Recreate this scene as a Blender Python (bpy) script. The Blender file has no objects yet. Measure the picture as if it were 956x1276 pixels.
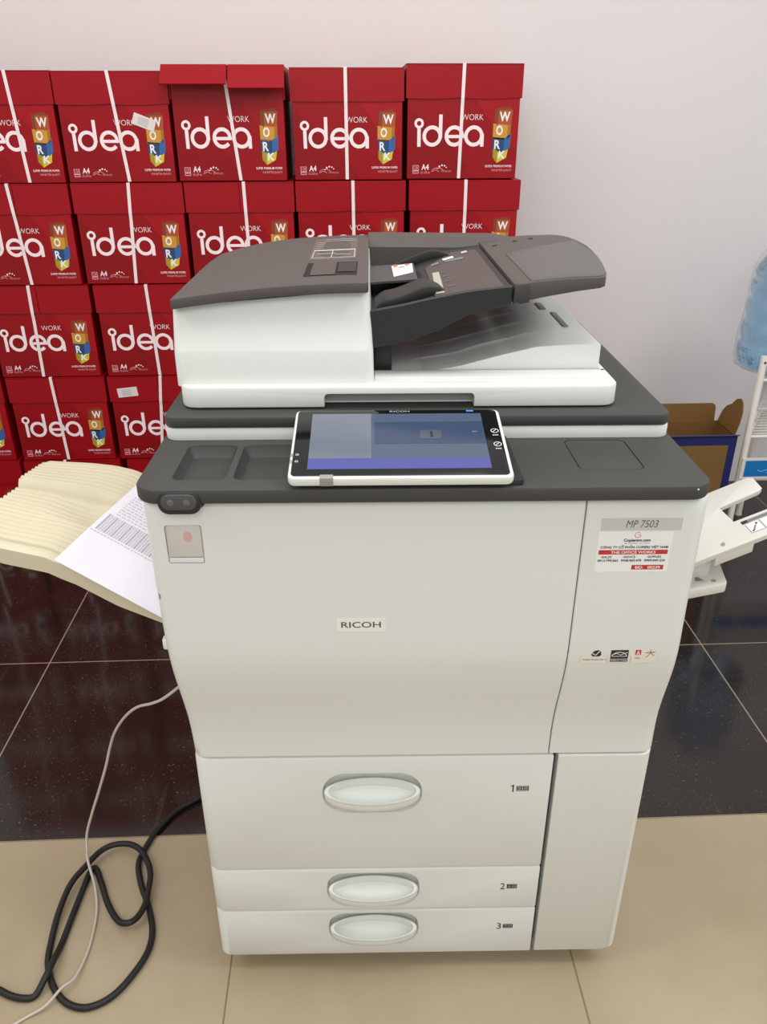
import bpy, bmesh, math, random
from mathutils import Vector, Matrix
from math import pi, sin, cos
random.seed(7)
S = bpy.context.scene
C = S.collection

# ------------------------------------------------------------------ camera
CAMH, FPX, PITCH, YAW, ROLL, CAMX = 1.3325, 992.3, .4638, .0443, .0015, .8287
def make_camera():
    cy, sy = cos(YAW), sin(YAW)
    f = Vector((sy*cos(PITCH), cy*cos(PITCH), -sin(PITCH)))
    r = Vector((cy, -sy, 0)); d = f.cross(r)
    c, s = cos(ROLL), sin(ROLL)
    r2 = c*r + s*d; d2 = -s*r + c*d
    M = Matrix.Identity(4)
    for i in range(3):
        M[i][0] = r2[i]; M[i][1] = -d2[i]; M[i][2] = -f[i]
    M[0][3], M[1][3], M[2][3] = CAMX, 0, CAMH
    cd = bpy.data.cameras.new('camera'); co = bpy.data.objects.new('camera', cd); C.objects.link(co)
    co.matrix_world = M
    cd.sensor_fit = 'VERTICAL'; cd.sensor_height = 36; cd.lens = FPX/1276*36
    cd.clip_start = .02
    S.camera = co
make_camera()

# ------------------------------------------------------------------ world, lights, exposure
w = bpy.data.worlds.new('world'); S.world = w; w.use_nodes = True
w.node_tree.nodes['Background'].inputs[0].default_value = (1.0, .99, .98, 1)
w.node_tree.nodes['Background'].inputs[1].default_value = .62
def area(name, loc, rot, sx, sy, power, col=(1, 1, 1)):
    l = bpy.data.lights.new(name, 'AREA'); l.shape = 'RECTANGLE'; l.size = sx; l.size_y = sy
    l.energy = power; l.color = col
    o = bpy.data.objects.new(name, l); C.objects.link(o); o.location = loc; o.rotation_euler = rot
area('ceiling_or_fill_light', (.7, 1.0, 3.1), (0, 0, 0), 1.6, 1.2, 27, (1, .96, .92))
area('ceiling_or_fill_light', (2.9, .6, 3.0), (0, math.radians(35), 0), 1.0, 1.0, 30, (.96, .98, 1))
area('ceiling_or_fill_light', (-1.3, .4, 3.0), (0, math.radians(-30), 0), 1.2, 1.0, 17, (1, .95, .9))
area('ceiling_or_fill_light', (.9, -1.6, 2.6), (math.radians(52), 0, 0), 1.4, 1.0, 24, (1, .99, .97))  # fill lamp added behind the camera to brighten the copier front
S.view_settings.view_transform = 'Standard'; S.view_settings.look = 'None'
S.view_settings.exposure = 0.0; S.view_settings.gamma = 1; S.view_settings.use_curve_mapping = False

# ------------------------------------------------------------------ materials
def lin(c):
    return tuple((x/255/12.92 if x/255 <= .04045 else ((x/255+.055)/1.055)**2.4) for x in c)
_m = {}
def mat(name, rgb, rough=.5, metal=0, bump=0, bscale=400, emit=0, spec=.5, coat=0, var=0, vscale=6):
    if name in _m: return _m[name]
    m = bpy.data.materials.new(name); m.use_nodes = True; nt = m.node_tree
    b = nt.nodes['Principled BSDF']; col = (*lin(rgb), 1)
    b.inputs['Base Color'].default_value = col
    b.inputs['Roughness'].default_value = rough; b.inputs['Metallic'].default_value = metal
    b.inputs['Specular IOR Level'].default_value = spec
    b.inputs['Coat Weight'].default_value = coat
    tc = nt.nodes.new('ShaderNodeTexCoord')
    if var:
        n = nt.nodes.new('ShaderNodeTexNoise'); n.inputs['Scale'].default_value = vscale; n.inputs['Detail'].default_value = 4
        nt.links.new(tc.outputs['Object'], n.inputs['Vector'])
        mx = nt.nodes.new('ShaderNodeMix'); mx.data_type = 'RGBA'
        mx.inputs[6].default_value = tuple(c*(1-var) for c in col[:3])+(1,)
        mx.inputs[7].default_value = tuple(min(1, c*(1+var)) for c in col[:3])+(1,)
        nt.links.new(n.outputs['Fac'], mx.inputs[0]); nt.links.new(mx.outputs[2], b.inputs['Base Color'])
    if bump:
        n = nt.nodes.new('ShaderNodeTexNoise'); n.inputs['Scale'].default_value = bscale; n.inputs['Detail'].default_value = 2
        nt.links.new(tc.outputs['Object'], n.inputs['Vector'])
        bp = nt.nodes.new('ShaderNodeBump'); bp.inputs['Strength'].default_value = bump; bp.inputs['Distance'].default_value = .001
        nt.links.new(n.outputs['Fac'], bp.inputs['Height']); nt.links.new(bp.outputs[0], b.inputs['Normal'])
    if emit:
        b.inputs['Emission Color'].default_value = col; b.inputs['Emission Strength'].default_value = emit
    _m[name] = m
    return m
WHITE = mat('white_plastic', (225, 228, 223), .42, bump=.12, bscale=900, var=.015)
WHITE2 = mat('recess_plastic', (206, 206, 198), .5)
CREAM = mat('cream_plastic', (206, 198, 171), .55, var=.02)
TRAYW = mat('bypass_plastic', (210, 208, 200), .5)
DARK = mat('charcoal_plastic', (60, 61, 58), .55, bump=.25, bscale=1400, var=.03)
DARK2 = mat('charcoal_recess', (60, 61, 58), .5)
TAUPE = mat('taupe_plastic', (80, 73, 70), .52, bump=.2, bscale=1400)
TAUPE2 = mat('taupe_tray', (77, 68, 64), .5)
BLACKP = mat('black_plastic', (33, 34, 33), .5)
GAP = mat('dark_gap', (18, 18, 18), .8)
GREYP = mat('grey_plastic', (150, 150, 146), .45)
LGREY = mat('light_grey_plate', (200, 200, 197), .4)
GREYW = mat('window_plastic', (206, 202, 193), .3)
RED = mat('sticker_red', (196, 44, 38), .5)
PINK = mat('window_glow_pink', (208, 172, 164), .4)
STICK = mat('sticker_white', (240, 240, 238), .45)
INK = mat('ink_black', (38, 38, 40), .5)
INKG = mat('ink_grey', (120, 120, 122), .5)
INKL = mat('ink_light_grey', (176, 176, 180), .6)
ORANGE = mat('ink_orange', (226, 120, 70), .5)
PAPER = mat('copy_paper', (232, 230, 240), .7)
GLASSB = mat('black_glass', (20, 21, 22), .08, spec=.6)
RUBBER = mat('rubber_black', (22, 22, 22), .5)
WIREW = mat('cable_white', (196, 188, 176), .5)
CRED = mat('carton_red', (150, 0, 15), .42, var=.04, vscale=9, spec=.3)
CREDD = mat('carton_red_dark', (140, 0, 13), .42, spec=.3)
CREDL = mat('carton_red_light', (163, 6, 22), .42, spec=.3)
LIDR = mat('carton_lid_red', (156, 0, 18), .42, var=.05, vscale=7, spec=.3)
CPRINT = mat('carton_print_white', (250, 232, 234), .5)
CPR2 = mat('carton_print_faint', (226, 150, 158), .5)
STRAP = mat('strap_white', (244, 228, 230), .4)
WBROWN = mat('print_brown', (172, 78, 30), .5)
WBROWD = mat('print_brown_dark', (128, 56, 24), .5)
WYEL = mat('print_amber', (206, 146, 40), .5)
WYELD = mat('print_amber_dark', (166, 112, 26), .5)
WBLUE = mat('print_blue', (44, 100, 160), .5)
WBLUED = mat('print_blue_dark', (30, 66, 116), .5)
WLIME = mat('print_yellow', (212, 190, 50), .5)
WLIMED = mat('print_yellow_dark', (164, 146, 36), .5)
KRAFT = mat('kraft_cardboard', (118, 87, 40), .75, var=.08, vscale=14)
KRAFTD = mat('kraft_inside', (118, 82, 36), .8, var=.08, vscale=14)
NAVY = mat('navy_print', (18, 28, 92), .5)
RACKW = mat('painted_white_steel', (224, 220, 212), .4)
SIGNB = mat('sign_blue', (10, 116, 184), .4)

# ------------------------------------------------------------------ mesh builder
class MB:
    def __init__(s): s.v = []; s.f = []; s.m = []; s.mats = []
    def mi(s, m):
        if m not in s.mats: s.mats.append(m)
        return s.mats.index(m)
    def add(s, vs, fs, m, X=None):
        o = len(s.v); k = s.mi(m)
        for p in vs:
            p = Vector(p); s.v.append(tuple(X @ p) if X else tuple(p))
        for f in fs: s.f.append([i+o for i in f]); s.m.append(k)
    def box(s, x0, x1, y0, y1, z0, z1, m, X=None):
        vs = [(x, y, z) for z in (z0, z1) for y in (y0, y1) for x in (x0, x1)]
        s.add(vs, [(0, 2, 3, 1), (4, 5, 7, 6), (0, 1, 5, 4), (2, 6, 7, 3), (0, 4, 6, 2), (1, 3, 7, 5)], m, X)
    def loft(s, rings, m, X=None, caps=True, closed=True):
        n = len(rings[0]); vs = [p for r in rings for p in r]; fs = []
        for k in range(len(rings)-1):
            for i in range(n if closed else n-1):
                j = (i+1) % n
                fs.append((k*n+i, k*n+j, (k+1)*n+j, (k+1)*n+i))
        if caps: fs.append(tuple(range(n))[::-1]); fs.append(tuple(range((len(rings)-1)*n, len(rings)*n)))
        s.add(vs, fs, m, X)
    def tube(s, pts, r, m, n=10, X=None):
        pts = [Vector(p) for p in pts]; rings = []
        up = Vector((0, 0, 1)); prev = None
        for i, p in enumerate(pts):
            t = (pts[min(i+1, len(pts)-1)]-pts[max(i-1, 0)]).normalized()
            a = prev if prev else (up if abs(t.z) < .9 else Vector((1, 0, 0)))
            a = (a - t*a.dot(t)).normalized(); prev = a; b = t.cross(a)
            rr_ = r[i] if isinstance(r, (list, tuple)) else r
            rings.append([p+a*cos(2*pi*k/n)*rr_+b*sin(2*pi*k/n)*rr_ for k in range(n)])
        s.loft(rings, m, X)
    def build(s, name, parent=None, bevel=0, smooth=35, seg=2, fix=True):
        me = bpy.data.meshes.new(name)
        me.from_pydata(s.v, [], s.f)
        for m in s.mats: me.materials.append(m)
        for p, k in zip(me.polygons, s.m): p.material_index = k
        if fix or bevel:
            bm = bmesh.new(); bm.from_mesh(me)
            if fix: bmesh.ops.recalc_face_normals(bm, faces=bm.faces)
            if bevel:
                es = [e for e in bm.edges if len(e.link_faces) == 2 and e.calc_face_angle(0) > math.radians(40)]
                bmesh.ops.bevel(bm, geom=es, offset=bevel, segments=seg, affect='EDGES', profile=.5, clamp_overlap=True)
            bm.to_mesh(me); bm.free()
        if smooth:
            for p in me.polygons: p.use_smooth = True
            me.set_sharp_from_angle(angle=math.radians(smooth))
        o = bpy.data.objects.new(name, me); C.objects.link(o)
        if parent: o.parent = parent
        return o

def rr(x0, x1, y0, y1, r, n=6):
    """rounded rectangle, ccw; r = one radius or (x0y0, x1y0, x1y1, x0y1)"""
    if not isinstance(r, (tuple, list)): r = (r,)*4
    out = []
    for (cx, cy, sx, sy, a0, q) in ((x0, y0, 1, 1, pi, r[0]), (x1, y0, -1, 1, 1.5*pi, r[1]), (x1, y1, -1, -1, 0, r[2]), (x0, y1, 1, -1, .5*pi, r[3])):
        q = max(q, 1e-5)
        for k in range(n+1):
            a = a0+k/n*pi/2
            out.append((cx+sx*q+q*cos(a), cy+sy*q+q*sin(a)))
    return out
def slab(mb, outline, z0, z1, m, b=.002, inset=True, X=None):
    """vertical extrusion with a rounded edge at top and bottom; outline is (x, y) ccw"""
    def off(d):
        n = len(outline); res = []
        for i in range(n):
            p0 = Vector(outline[i-1]); p1 = Vector(outline[i]); p2 = Vector(outline[(i+1) % n])
            a = (p1-p0); c = (p2-p1)
            a = a.normalized() if a.length > 1e-7 else c.normalized()
            c = c.normalized() if c.length > 1e-7 else a
            na = Vector((-a.y, a.x)); nc = Vector((-c.y, c.x)); nn = (na+nc)
            nn = nn.normalized() if nn.length > 1e-6 else na
            k = 1/max(.5, nn.dot(na)); res.append(p1+nn*d*k)
        return res
    rings = []
    for (d, z) in ((b, z0), (b*.3, z0+b*.3), (0, z0+b), (0, z1-b), (b*.3, z1-b*.3), (b, z1)):
        rings.append([(p.x, p.y, z) for p in off(d)])
    mb.loft(rings, m, X)
def apply_bool(o, cutters):
    for c in cutters:
        md = o.modifiers.new('b', 'BOOLEAN'); md.object = c; md.operation = 'DIFFERENCE'; md.solver = 'EXACT'
    dg = bpy.context.evaluated_depsgraph_get(); dg.update()
    me = bpy.data.meshes.new_from_object(o.evaluated_get(dg))
    o.modifiers.clear(); o.data = me
    for p in me.polygons: p.use_smooth = True
    me.set_sharp_from_angle(angle=math.radians(35))
    for c in cutters: bpy.data.objects.remove(c)
    me.name = o.name
    return o
def text_mesh(txt, size=1, shear=0, bold=0, space=1):
    cu = bpy.data.curves.new('t', 'FONT'); cu.body = txt; cu.size = size; cu.align_x = 'LEFT'
    cu.shear = shear; cu.offset = bold; cu.space_character = space; cu.resolution_u = 3
    o = bpy.data.objects.new('t', cu); C.objects.link(o)
    dg = bpy.context.evaluated_depsgraph_get(); dg.update()
    me = bpy.data.meshes.new_from_object(o.evaluated_get(dg))
    v = [tuple(x.co) for x in me.vertices]; f = [tuple(p.vertices) for p in me.polygons]
    bpy.data.objects.remove(o); bpy.data.curves.remove(cu); bpy.data.meshes.remove(me)
    return v, f
_tc = {}
def put_text(mb, txt, x0, x1, y0, h, m, X, shear=0, bold=0, z=0, skew=0):
    """write txt between x0 and x1 on baseline y0 with capital height h, in the plane X"""
    key = (txt, shear, bold)
    if key not in _tc: _tc[key] = text_mesh(txt, 1, shear, bold)
    v, f = _tc[key]
    if not v: return
    a = min(p[0] for p in v); b = max(p[0] for p in v); t = max(p[1] for p in v if True)
    lo = 0
    capv, _ = _tc.setdefault(('H', 0, 0), text_mesh('H'))
    ch = max(p[1] for p in capv)
    mb.add([(x0+(p[0]-a)/(b-a)*(x1-x0), y0+p[1]/ch*h, z) for p in v], f, m, X)
def rect(mb, x0, x1, y0, y1, m, X, z=0):
    mb.add([(x0, y0, z), (x1, y0, z), (x1, y1, z), (x0, y1, z)], [(0, 1, 2, 3)], m, X)
def poly(mb, pts, m, X, z=0):
    mb.add([(a, b, z) for a, b in pts], [tuple(range(len(pts)))], m, X)
def ribbon(mb, pts, wd, m, X, closed=False, z=0):
    n = len(pts); L = []; R_ = []
    P = [Vector(p) for p in pts]
    for i in range(n):
        a = P[i-1] if (i or closed) else P[i]; b = P[(i+1) % n] if (i < n-1 or closed) else P[i]
        t = (b-a).normalized(); q = Vector((-t.y, t.x))*wd/2
        L.append(P[i]+q); R_.append(P[i]-q)
    fs = [(i, n+i, n+(i+1) % n, (i+1) % n) for i in range(n if closed else n-1)]
    mb.add([(p.x, p.y, z) for p in L+R_], fs, m, X)
def disc(mb, cx, cy, r, m, X, z=0, n=16, ry=None):
    poly(mb, [(cx+r*cos(2*pi*k/n), cy+(ry or r)*sin(2*pi*k/n)) for k in range(n)], m, X, z)
def arc(cx, cy, r, a0, a1, n=20, ry=None):
    return [(cx+r*cos(a0+(a1-a0)*k/n), cy+(ry or r)*sin(a0+(a1-a0)*k/n)) for k in range(n+1)]
def tag(o, label=None, cat=None, group=None, kind=None):
    for k, v in (('label', label), ('category', cat), ('group', group), ('kind', kind)):
        if v: o[k] = v
    return o
def empty(name, loc, rz=0):
    o = bpy.data.objects.new(name, None); C.objects.link(o); o.location = loc; o.rotation_euler = (0, 0, rz); o.empty_display_size = .1
    return o
def smooth_path(pts, k=6):
    P = [Vector(p) for p in pts]; out = []
    for i in range(len(P)-1):
        p0 = P[max(i-1, 0)]; p1 = P[i]; p2 = P[i+1]; p3 = P[min(i+2, len(P)-1)]
        for j in range(k):
            t = j/k
            out.append(.5*((2*p1)+(p2-p0)*t+(2*p0-5*p1+4*p2-p3)*t*t+(3*p1-p0-3*p2+p3)*t**3))
    out.append(P[-1]); return out

# ------------------------------------------------------------------ floor and wall
BORDER, WALLY = 1.190, 2.875
def floor_mat():
    m = bpy.data.materials.new('floor_tiles'); m.use_nodes = True; nt = m.node_tree; N = nt.nodes; L = nt.links
    b = N['Principled BSDF']
    g = N.new('ShaderNodeNewGeometry'); sp = N.new('ShaderNodeSeparateXYZ'); L.new(g.outputs['Position'], sp.inputs[0])
    def mth(op, a, bb=None, c=None):
        n = N.new('ShaderNodeMath'); n.operation = op
        for i, x in enumerate((a, bb, c)):
            if x is None: continue
            if isinstance(x, (int, float)): n.inputs[i].default_value = x
            else: L.new(x, n.inputs[i])
        return n.outputs[0]
    def line(coord, off, wd):
        t = mth('FRACT', mth('DIVIDE', mth('SUBTRACT', coord, off-6.0), .6))
        d = mth('MINIMUM', t, mth('SUBTRACT', 1, t))
        return mth('LESS_THAN', d, wd/.6)
    isd = mth('GREATER_THAN', sp.outputs['Y'], BORDER)
    gx = line(sp.outputs['X'], 0.0, .0016); gy = line(sp.outputs['Y'], BORDER+.0, .0016)
    grout = mth('MAXIMUM', gx, gy)
    def noise(sc, det=4, rough=.6):
        n = N.new('ShaderNodeTexNoise'); n.inputs['Scale'].default_value = sc; n.inputs['Detail'].default_value = det
        n.inputs['Roughness'].default_value = rough; L.new(g.outputs['Position'], n.inputs['Vector']); return n.outputs['Fac']
    def ramp(f, *st):
        r = N.new('ShaderNodeValToRGB'); e = r.color_ramp.elements
        e[0].position, e[0].color = st[0][0], (*lin(st[0][1]), 1); e[1].position, e[1].color = st[1][0], (*lin(st[1][1]), 1)
        L.new(f, r.inputs[0]); return r.outputs[0]
    def mix(f, a, bb):
        n = N.new('ShaderNodeMix'); n.data_type = 'RGBA'; L.new(f, n.inputs[0])
        for i, x in ((6, a), (7, bb)):
            if isinstance(x, tuple): n.inputs[i].default_value = (*lin(x), 1)
            else: L.new(x, n.inputs[i])
        return n.outputs[2]
    beige = ramp(noise(3.5), (.3, (168, 151, 122)), (.72, (181, 166, 138)))
    dark = ramp(noise(5, 6), (.3, (30, 22, 19)), (.75, (42, 34, 30)))
    speck = mth('MULTIPLY', mth('GREATER_THAN', noise(170, 3, .75), .65), mth('GREATER_THAN', noise(5, 3), .44))
    dark = mix(mth('MULTIPLY', speck, .75), dark, (128, 120, 112))
    # long faint streaks, painted in for reflections of the carton straps
    mp = N.new('ShaderNodeMapping'); mp.inputs['Scale'].default_value = (26, 1.6, 1); mp.inputs['Rotation'].default_value = (0, 0, .12)
    L.new(g.outputs['Position'], mp.inputs[0]); sn = N.new('ShaderNodeTexNoise'); sn.inputs['Scale'].default_value = 1.4; sn.inputs['Detail'].default_value = 1
    L.new(mp.outputs[0], sn.inputs['Vector'])
    dark = mix(mth('MULTIPLY', mth('GREATER_THAN', sn.outputs['Fac'], .73), .10), dark, (110, 100, 96))
    base = mix(isd, beige, dark)
    gcol = mix(isd, (128, 112, 90), (150, 136, 116))
    base = mix(grout, base, gcol)
    L.new(base, b.inputs['Base Color'])
    ro = mth('ADD', mth('MULTIPLY', isd, -.215), .28)
    ro = mth('ADD', ro, mth('MULTIPLY', noise(9), .08))
    L.new(mth('ADD', ro, mth('MULTIPLY', grout, .3)), b.inputs['Roughness'])
    b.inputs['Specular IOR Level'].default_value = .5
    return m
def wall_mat():
    m = mat('wall_paint', (226, 221, 220), .6, bump=.25, bscale=60, var=.012, vscale=2); return m
mb = MB(); mb.box(-2.2, 4.0, -1.2, WALLY+.12, -.08, 0, floor_mat()); o = mb.build('floor', smooth=0); tag(o, kind='structure')
mb = MB(); mb.box(-2.2, 4.0, WALLY, WALLY+.12, 0, 3.0, wall_mat()); o = mb.build('wall_back', smooth=0); tag(o, kind='structure')

# ------------------------------------------------------------------ copier
TH = -.0294
UC, YF = .9282, .9108
OX, OY = UC*cos(TH), YF+UC*sin(TH)
cop = empty('multifunction_copier', (OX, OY, 0), TH)
tag(cop, 'large white office copier with charcoal top, touch panel and document feeder', 'copier')
FV = -.035     # front plane of the upper doors
XF = Matrix(((1, 0, 0, 0), (0, 0, 1, 0), (0, 1, 0, 0), (0, 0, 0, 1)))
def front(v, w0=0):   # plane facing the viewer at depth v: (a, b, c) -> (a, v - c, b)
    return Matrix(((1, 0, 0, 0), (0, 0, -1, v), (0, 1, 0, w0), (0, 0, 0, 1)))
# cabinet body
mb = MB(); slab(mb, rr(-.336, .336, .024, .64, .02), .037, .49, WHITE, .003)
slab(mb, rr(-.344, .330, .045, .66, .02), .485, .926, WHITE, .003)
body = mb.build('cabinet_body', cop)
mb = MB()
for sx in (-.28, .28):
    for sy in (.09, .56):
        mb = MB(); mb.tube([(sx-.014, sy, .019), (sx+.014, sy, .019)], .019, RUBBER, 14)
        mb.box(sx-.018, sx+.018, sy-.016, sy+.016, .026, .0385, BLACKP)
        mb.build('caster', cop)
# dark reveal between the door rows and drawers
mb = MB(); mb.box(-.330, .325, .0205, .0238, .045, .482, GAP); mb.build('shadow_gap_panel', cop, smooth=0)

def drawer(w0, w1, hc, hh, top_flush, num, two):
    mb = MB()
    out = rr(-.340, .1915, w0, w1, (.012 if w0 < .05 else .001, .001, .001, .001), 4)
    # front panel: extrude along v with rounded left vertical edge
    prof = []
    n = 6; r = .018
    pl = [(-.340, .020)] + [(-.340+r-r*cos(k/n*pi/2), r-r*sin(k/n*pi/2)) for k in range(n+1)] + [(.1905, 0), (.1915, .001), (.1915, .020)]
    b = .0028
    rings = []
    for (z, d) in ((w0, b), (w0+b*.3, b*.3), (w0+b, 0), (w1-b, 0), (w1-b*.3, b*.3), (w1, b)):
        ring = []
        for (x, y) in pl:
            ring.append((x+(d if x < -.3 else (-d if x > .19 else 0)), y+(d if y < .015 else 0), z))
        rings.append(ring)
    if w0 < .05:   # rounded bottom left corner
        rings[0] = [(x+(.008 if x < -.32 else 0), y, z) for x, y, z in rings[0]]
        rings[1] = [(x+(.004 if x < -.32 else 0), y, z) for x, y, z in rings[1]]
    mb.loft(rings, WHITE)
    dr = mb.build('drawer', cop)
    # recess
    a = .0755; cu = -.0775
    c1 = MB(); rng = []
    o1 = rr(cu-a, cu+a, hc-hh, hc+hh, hh*.92 if not top_flush else (hh*.95, hh*.95, hh*.75, hh*.75), 8)
    for (y, s) in ((-.01, 1.0), (-.0002, 1.0), (.0015, .985), (.0175, .955)):
        rng.append([(cu+(x-cu)*s, y, hc+(z-hc)*s) for x, z in o1])
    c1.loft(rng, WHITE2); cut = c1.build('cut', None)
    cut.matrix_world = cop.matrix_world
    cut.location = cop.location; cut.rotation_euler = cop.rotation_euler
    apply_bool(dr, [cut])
    # cup handle
    h = MB(); n = 40; zc_ = hc+.0075; nv = Vector((0, -.68, .73))
    def ell(q, off, dy=0, dz=0):
        res = []
        for k in range(n):
            t_ = 2*pi*k/n; p = Vector((cu+.0725*q*cos(t_) if q > .9 else cu+(.0725-.0165*(1-q)/.5)*cos(t_), -.0035+.0150*q*sin(t_), zc_+.0135*q*sin(t_)))+nv*off
            res.append((p.x, min(p.y+dy, .0172), p.z+dz))
        return res
    R_ = [ell(.70, 0, .011, -.021), ell(.86, 0, .006, -.0195), ell(.95, 0, .002, -.0165), ell(.985, 0, .0, -.011), ell(1.0, 0, 0, -.004), ell(1.0, 0), ell(.99, .0014), ell(.955, .0024), ell(.915, .0018), ell(.885, -.0010), ell(.84, -.0060), ell(.74, -.0110), ell(.58, -.0150), ell(.40, -.0165)]
    h.loft(R_, WHITE)
    h.build('handle', dr, smooth=50)
    # tray number and paper icon
    t = MB(); X = front(-.0003)
    zc = {1: .4205, 2: .2045, 3: .1065}[num]
    if num > 1: put_text(t, str(num), .1300, .1372, zc-.007, .0145, INK, X)
    else: poly(t, [(.1345, zc-.007), (.1364, zc-.007), (.1364, zc+.0075), (.1350, zc+.0075), (.1318, zc+.0052), (.1318, zc+.0034), (.1345, zc+.0048)], INK, X)
    for k in range(2 if two else 1):
        x0 = .1405+k*.0098
        rect(t, x0, x0+.0088, zc-.005, zc+.005, INK, X)
        for q in range(3): rect(t, x0+.0012, x0+.0076, zc-.0036+q*.0030, zc-.0020+q*.0030, INKL, X, .0002)
    if not two:
        rect(t, .1405, .157, zc-.005, zc+.005, INK, X)
        for q in range(3):
            for kk in range(4): rect(t, .1420+kk*.0037, .1446+kk*.0037, zc-.0036+q*.0030, zc-.0020+q*.0030, INKL, X, .0002)
    t.build('tray_number_mark', dr, smooth=0, fix=False)
    return dr
drawer(.252, .486, .4145, .0405, False, 1, True)
drawer(.1530, .2502, .2005, .0400, True, 2, False)
drawer(.040, .1515, .1045, .0400, True, 3, False)
# lower right panel
mb = MB(); n = 6; r = .02
pl = [(.1985, .020), (.1985, .001), (.1995, 0)] + [(.340-r+r*sin(k/n*pi/2), r-r*cos(k/n*pi/2)) for k in range(n+1)] + [(.340, .020)]
rings = []
b = .002
for (z, d) in ((.040, .008), (.0425, .003), (.046, 0), (.486-b, 0), (.486, b)):
    rings.append([(x+(-d if x > .3 else 0), y+(min(d, b) if y < .018 else 0), z) for x, y in pl])
mb.loft(rings, WHITE); mb.build('lower_side_panel', cop)

# upper doors with the swept-in lower edge
PROF = [(.4885, .002), (.4905, .0), (.510, 0), (.535, -.001), (.560, -.004), (.590, -.011), (.620, -.0195), (.645, -.0262), (.665, -.0306), (.685, -.0335), (.705, -.0348), (.73, -.035), (.80, -.035), (.90, -.035), (.9155, -.035), (.9195, -.0332), (.9245, -.0265)]
def door(u0, u1, side):
    rings = []
    for (z, v) in PROF:
        t = (z-.49)/(.93-.49); du = -.008*t*0 ; r = .022; n = 7
        a0, a1 = u0, u1
        if side < 0:
            a0 = u0-.010*min(1, max(0, t*1.6)); rr_ = r
            ring = [(a0, .05, z)] + [(a0+rr_-rr_*cos(k/n*pi/2), v+rr_-rr_*sin(k/n*pi/2), z) for k in range(n+1)] + [(a1-.0015, v, z), (a1, v+.0015, z), (a1, .05, z)]
        else:
            a1 = u1-.006*min(1, max(0, t*1.6)); rr_ = r
            ring = [(a0, .05, z), (a0, v+.0015, z), (a0+.0015, v, z)] + [(a1-rr_+rr_*sin(k/n*pi/2), v+rr_-rr_*cos(k/n*pi/2), z) for k in range(n+1)] + [(a1, .05, z)]
        rings.append(ring)
    m = MB(); m.loft(rings, WHITE)
    return m.build('front_door' if side < 0 else 'side_door', cop, smooth=30)
fd = door(-.340, .1822, -1)
sd = door(.1838, .341, 1)
def cutter(outl, rng):   # outline in (u, w), rng list of (v, scale)
    cx = sum(p[0] for p in outl)/len(outl); cz = sum(p[1] for p in outl)/len(outl)
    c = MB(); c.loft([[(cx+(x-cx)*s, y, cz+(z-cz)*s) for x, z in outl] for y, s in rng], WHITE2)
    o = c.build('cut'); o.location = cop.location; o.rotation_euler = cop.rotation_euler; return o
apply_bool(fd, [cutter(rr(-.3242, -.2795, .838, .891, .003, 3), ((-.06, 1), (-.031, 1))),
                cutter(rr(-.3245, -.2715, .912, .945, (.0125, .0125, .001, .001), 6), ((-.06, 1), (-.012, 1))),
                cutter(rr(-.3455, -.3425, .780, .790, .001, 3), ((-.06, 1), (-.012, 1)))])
# indicator window
mb = MB(); X = front(-.0325)
slab(mb, rr(-.3232, -.2812, .8465, .8900, .003, 3), 0, .0014, GREYW, .0005, X=X)
slab(mb, rr(-.3232, -.2812, .8390, .8455, .001, 3), 0, .0022, WHITE, .0005, X=X)
X2 = front(-.03395)
disc(mb, -.2975, .8745, .0055, PINK, X2, .0000, ry=.0075)
mb.build('status_window', fd)
# logo plate
mb = MB(); X = front(FV)
slab(mb, rr(-.1205, -.0575, .7345, .7545, .0012, 3), 0, .0005, mat('badge_white', (236, 236, 228), .35), .0002, X=X)
put_text(mb, 'RICOH', -.1150, -.0640, .7410, .0085, INKG if False else mat('badge_ink', (84, 84, 76), .4), front(FV-.0006), bold=.012)
mb.build('logo_badge', fd, smooth=0)
# proximity sensor bar
mb = MB(); slab(mb, rr(-.3235, -.2725, .9135, .9425, .0135, 8), 0, .035, BLACKP, .003, X=front(-.0180))
sens = mb.build('sensor_housing', cop)
mb = MB(); slab(mb, rr(-.3190, -.2770, .9205, .9405, .0098, 8), 0, .004, mat('smoke_plastic', (74, 75, 74), .2), .0018, X=front(-.0510))
mb.build('sensor_window', sens)
for cx in (-.3075, -.2885):
    mb = MB(); rings = []
    for k in range(6):
        a = k/5*pi/2; q = .0045*cos(a)+.00005
        rings.append([(cx+q*cos(2*pi*j/16), .9303+q*sin(2*pi*j/16), +.0012*sin(a)) for j in range(16)])
    mb.loft(rings, mat('lens_grey', (96, 98, 98), .12), front(-.0545)); mb.build('sensor_lens', sens, smooth=60)

# side door stickers
X = front(FV-.0002); Xt = front(FV-.0006)
mb = MB(); slab(mb, rr(.2035, .3020, .8792, .8957, .0008, 2), 0, .0005, LGREY, .0001, X=front(FV))
put_text(mb, 'MP 7503', .2335, .2725, .8832, .0098, mat('ink_charcoal', (72, 72, 74), .4), front(FV-.0006), shear=.18, bold=-.004)
mb.build('model_plate', sd, smooth=0)
mb = MB(); slab(mb, rr(.2020, .2930, .8207, .8775, .0008, 2), 0, .0003, STICK, .0001, X=front(FV))
Y = front(FV-.0005)
ribbon(mb, arc(.2500, .8727, .0036, .2*pi, 1.85*pi, 16), .0006, RED, Y); ribbon(mb, [(.2500, .8727), (.2535, .8727), (.2535, .8705)], .0006, RED, Y)
put_text(mb, 'Copiersvn.com', .2335, .2665, .8638, .0038, INK, Y, bold=.035)
put_text(mb, 'Be Valuable, Do Well', .2350, .2650, .8606, .0016, INKG, Y)
put_text(mb, 'CÔNG TY CỔ PHẦN COPIERS VIỆT NAM', .2060, .2895, .8543, .0030, INK, Y, bold=.03)
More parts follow.
